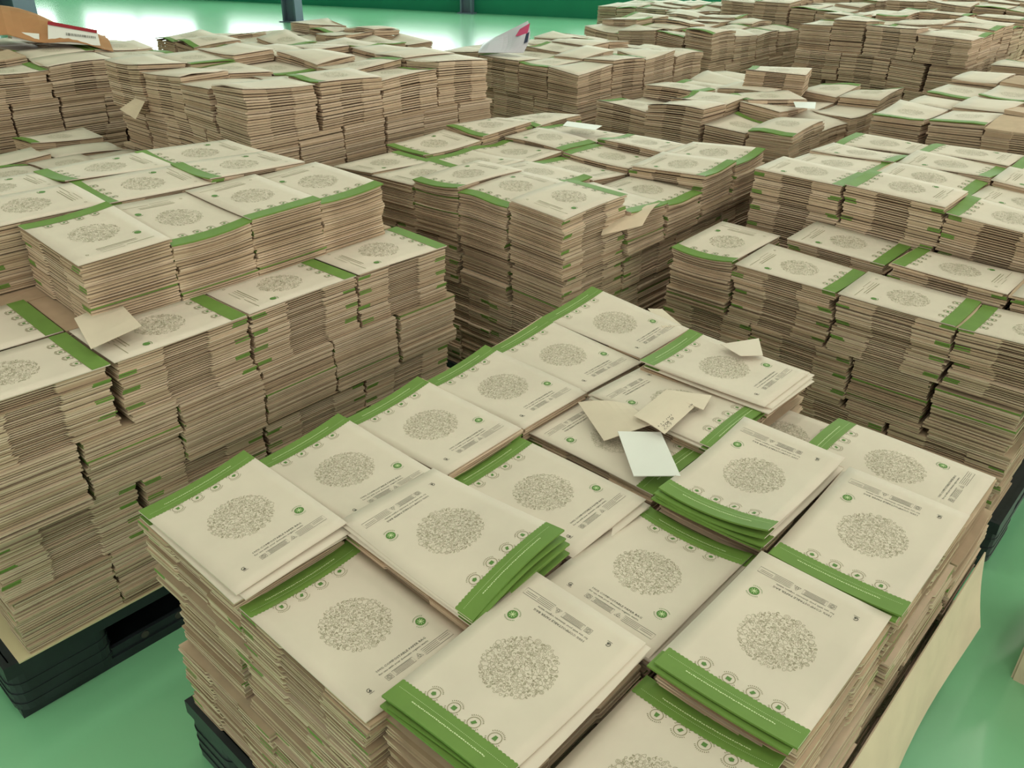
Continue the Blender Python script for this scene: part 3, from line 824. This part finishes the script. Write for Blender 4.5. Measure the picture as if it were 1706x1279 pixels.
def loose():
    S = math.sin
    # notes on the nearest pallet
    patch('kraft_note', [(.741, .308, .607), (.781, .396, .622), (.749, .478, .628), (.674, .422, .600)], 'note_paper', 'blank kraft paper scrap left of the handwritten one, nearest pallet', 'paper scrap', bump=lambda x, y: .006 * S(3.1 * x) * (1 - y))
    c4 = [(.731, .512, .628), (.738, .439, .632), (.862, .430, .634), (.862, .500, .630)]
    o = patch('kraft_note', c4, 'note_paper', 'folded kraft scrap with handwriting in one corner, on the nearest pallet', 'paper scrap', bump=lambda x, y: .003 * S(3.1 * x))
    t = T2(); rg = random.Random(2)
    def strokes(x0, y0, n, w_, h):
        for k in range(n):
            x = x0 ; y = y0 + k * w_
            kind = rg.randrange(4)
            if kind == 0: t.line([(x, y), (x - h, y)], .012)
            elif kind == 1: t.circ(x - h / 2, y + w_ * .3, h * .45, .010, 7)
            elif kind == 2: t.line([(x, y), (x, y + w_ * .6), (x - h, y + w_ * .2)], .010)
            else: t.line([(x, y + w_ * .5), (x - h * .5, y), (x - h, y + w_ * .6)], .010)
    strokes(.30, .06, 6, .07, .06); strokes(.20, .10, 4, .08, .07); strokes(.11, .06, 3, .08, .06); strokes(.10, .80, 3, .05, .04)
    on_patch(o, t, c4, 'ink_black', 'handwriting', .0035)
    patch('kraft_note', [(.845, .470, .634), (.862, .432, .634), (.915, .500, .626), (.850, .520, .630)], 'note_paper', 'small folded kraft flap right of the handwritten scrap', 'paper scrap', n=(4, 4))
    patch('white_card', [(.693, .437, .618), (.748, .494, .616), (.660, .592, .612), (.617, .527, .602)], 'card_white', 'plain white card lying across the green band, nearest pallet', 'card', thick=.0015)
    patch('kraft_note', [(1.215, .150, .606), (1.245, .172, .602), (1.190, .262, .606), (1.150, .235, .606)], 'note_paper', 'small kraft scrap peeking out behind the farthest left-edge bag', 'paper scrap', n=(4, 4))
    patch('kraft_note', [(1.10, .41, .640), (1.185, .456, .640), (1.120, .50, .638), (1.085, .467, .638)], 'paper_top', 'pale blank paper scrap at the rear corner of the topmost far bag', 'paper scrap', n=(4, 4))
    # kraft liner hanging at the right side of the nearest pile
    patch('kraft_liner', [(.50, .992, .335), (1.20, .992, .345), (1.21, 1.022, .16), (.48, 1.04, .13)], 'kraft', 'smooth kraft liner sheet hanging down the right side of the nearest pile', 'liner sheet', n=(14, 8), thick=.0025,
          bump=lambda x, y: (0, -.010 * S(5 * x + 2 * y) * y, 0))
    # left pallet
    patch('kraft_note', [(.153, -.523, .716), (.253, -.550, .712), (.229, -.393, .716), (.124, -.390, .704)], 'note_paper', 'blank folded kraft square on the low ledge of the left pallet', 'paper scrap', bump=lambda x, y: .006 * x * (1 - y))
    patch('slip_sheet', [(-.172, -1.30, .1525), (-.172, -.326, .1505), (.45, -.326, .1505), (.45, -1.30, .1525)], 'pale_card', 'pale slip sheet between the left pallet and its lowest bags', 'slip sheet', n=(3, 3), thick=.003)
    # middle pallet
    c4 = [(2.177, -.907, .735), (2.250, -.945, .735), (2.285, -.800, .735), (2.205, -.775, .735)]
    patch('white_note', c4, 'card_white', 'white paper slip lying on the middle pile', 'paper slip', n=(4, 4))
    patch('blank_bag', [(1.44, -.165, .660), (1.60, -.250, .668), (1.73, -.165, .690), (1.56, -.110, .672)], 'kraft', 'tan flap sticking out of the near corner of the middle pile', 'paper bag', bump=lambda x, y: .012 * S(3.1 * x))
    patch('white_note', [(3.23, -.46, .725), (3.33, -.52, .728), (3.41, -.45, .725), (3.27, -.39, .724)], 'card_white', 'white paper slip on the pile behind the middle one', 'paper slip', n=(4, 4))
    patch('kraft_note', [(1.118, -2.09, .80), (1.118, -2.17, .80), (1.06, -2.19, .765), (1.06, -2.07, .745)], 'kraft', 'tan paper tongue sticking out of the tall rear-left pile', 'paper scrap', n=(4, 4))
    # extra bundle on the pile behind the middle one
    W0 = Warp(1, 0.0); rg = random.Random(4)
    for i, (u, v, th, z0, z1, lab) in enumerate(((3.66, -.77, .3, .705, .80, 'odd bundle set askew on top of the pile behind the middle one'),
                                      (3.36, -.66, .9, .705, .73, 'thin askew bundle in front of the odd one, pile behind middle'))):
        sh = Shape(.004, -.006, .0, .006, -.006)
        bundle(u, -v, th, z0, z1, sh, W0, 2, rg, lab, 'loose bundles', 1, .0075, .45, 2.0)
        paper_bag(u, -v, th, z1, sh, W0, 2, 'brown paper bag on the ' + ('odd askew bundle' if i == 0 else 'thin askew bundle') + ' behind the middle pile', 'loose bags')
    # kraft sack with a white label on the far left pile
    r = empty('kraft_sack', (1.28, 3.12, .87))
    A = [(1.02, -3.36, .87), (1.46, -3.04, .865), (1.62, -3.46, .88), (1.16, -3.78, .885)]
    def swell(x, y): return .20 * math.sin(math.pi * min(1, max(0, y * .85 + .12))) ** 1.1 * (1 - x) ** .9 * min(1, .35 + 4 * x) + .010 * math.sin(11 * x + 7 * y)
    patch('sack_body', A, 'kraft_dark', None, None, n=(16, 12), thick=.004, bump=swell, parent=r)
    L4 = [(1.24, -3.205, .892), (1.42, -3.075, .878), (1.435, -3.115, .935), (1.275, -3.245, .975)]
    lb = patch('label', L4, 'card_white', None, None, n=(5, 4), thick=.002, parent=r)
    L5 = [(1.268, -3.240, .966), (1.428, -3.113, .928), (1.435, -3.115, .940), (1.275, -3.245, .980)]
    patch('label_stripe', [(a, b + .004, c) for a, b, c in L5], 'label_red', None, None, n=(3, 2), thick=.002, parent=r)
    t = T2(); x = .35
    while x < .93:
        t.line([(x, .45), (x, .60)], .012); x += rg.uniform(.018, .035)
    on_patch(r, t, [(a, b + .006, c) for a, b, c in L4], 'ink_black', 'barcode', .001)
    L6 = [(1.12, -3.30, .90), (1.21, -3.228, .892), (1.225, -3.25, .925), (1.135, -3.32, .935)]
    patch('label', [(a, b + .004, c + .004) for a, b, c in L6], 'card_white', None, None, n=(3, 3), thick=.002, parent=r)
    tag(r, 'crumpled brown kraft sack with a white barcode label, top left', 'sack')
    patch('red_sack', [(.78, -3.72, .875), (1.14, -3.50, .875), (1.20, -3.85, .885), (.86, -4.05, .885)], 'red_sack', 'red printed sack at the top left corner behind the kraft sack', 'sack', n=(10, 8), thick=.004,
          bump=lambda x, y: .16 * S(math.pi * min(1, y * .9 + .1)) * S(math.pi * (x * .9 + .05)) ** .5)
    # silver-white pouch standing up on the pile in the back
    r = empty('foil_pouch', (3.12, 2.06, .80))
    Q = [(2.98, -2.14, .803), (3.16, -1.98, .803), (3.27, -2.05, .945), (3.11, -2.23, .83)]
    patch('pouch_sheet', Q, 'pouch_white', None, None, n=(12, 10), thick=.003, bump=lambda x, y: (0, -.03 * S(3.1 * y) * x, .012 * S(9 * x) * S(3.1 * y)), parent=r)
    t = T2(); t.poly([(.66, .66), (.93, .60), (.96, .95), (.74, .90)]); on_patch(r, t, [(a - .004, b + .034, c) for a, b, c in Q], 'pouch_pink', 'pink_print', .004)
    t = T2(); t.poly([(.88, .30), (.96, .34), (.97, .66), (.90, .62)]); on_patch(r, t, [(a - .004, b + .034, c) for a, b, c in Q], 'pouch_navy', 'navy_print', .004)
    tag(r, 'upright white foil pouch with pink print on the back-centre pile', 'pouch')
    # open kraft carton at the right edge, on the floor between two pallets
    r = empty('kraft_carton', (1.44, -1.25, 0))
    u0, u1, v0, v1, h = 1.30, 1.58, 1.115, 1.40, .14
    for nm_, c in (('side_panel', [(u0, v0, 0), (u1, v0, 0), (u1, v0, h), (u0, v0, h)]), ('side_panel', [(u0, v1, 0), (u0, v0, 0), (u0, v0, h), (u0, v1, h)]),
                   ('side_panel', [(u1, v0, 0), (u1, v1, 0), (u1, v1, h), (u1, v0, h)]), ('side_panel', [(u1, v1, 0), (u0, v1, 0), (u0, v1, h), (u1, v1, h)]),
                   ('flap', [(u0, v0, h), (u1, v0, h), (u1 - .02, v0 - .035, h + .10), (u0 + .02, v0 - .035, h + .10)]), ('flap', [(u0, v1, h), (u0, v0, h), (u0 - .07, v0 + .03, h + .06), (u0 - .07, v1 - .02, h + .06)])):
        patch(nm_, c, 'kraft_dark' if nm_ == 'flap' else 'kraft', None, None, n=(5, 4), thick=.005, parent=r)
    patch('packing_paper', [(u0 + .02, v0 + .02, h - .02), (u1 - .02, v0 + .02, h - .02), (u1 - .02, v1 - .02, h - .02), (u0 + .02, v1 - .02, h - .02)], 'card_white', None, None, n=(9, 8), bump=lambda x, y: .02 * S(9 * x) * S(8 * y), parent=r)
    tag(r, 'open kraft carton at the right frame edge on the green floor', 'carton')
loose()

st = link_mesh('stacked_bags', np.concatenate(STUFF[0]), STUFF[1], SHEETM, None, STUFF[2])
st['kind'] = 'stuff'
tag(st, 'countless flat brown paper bags stacked inside and low down in the piles', 'paper bags')
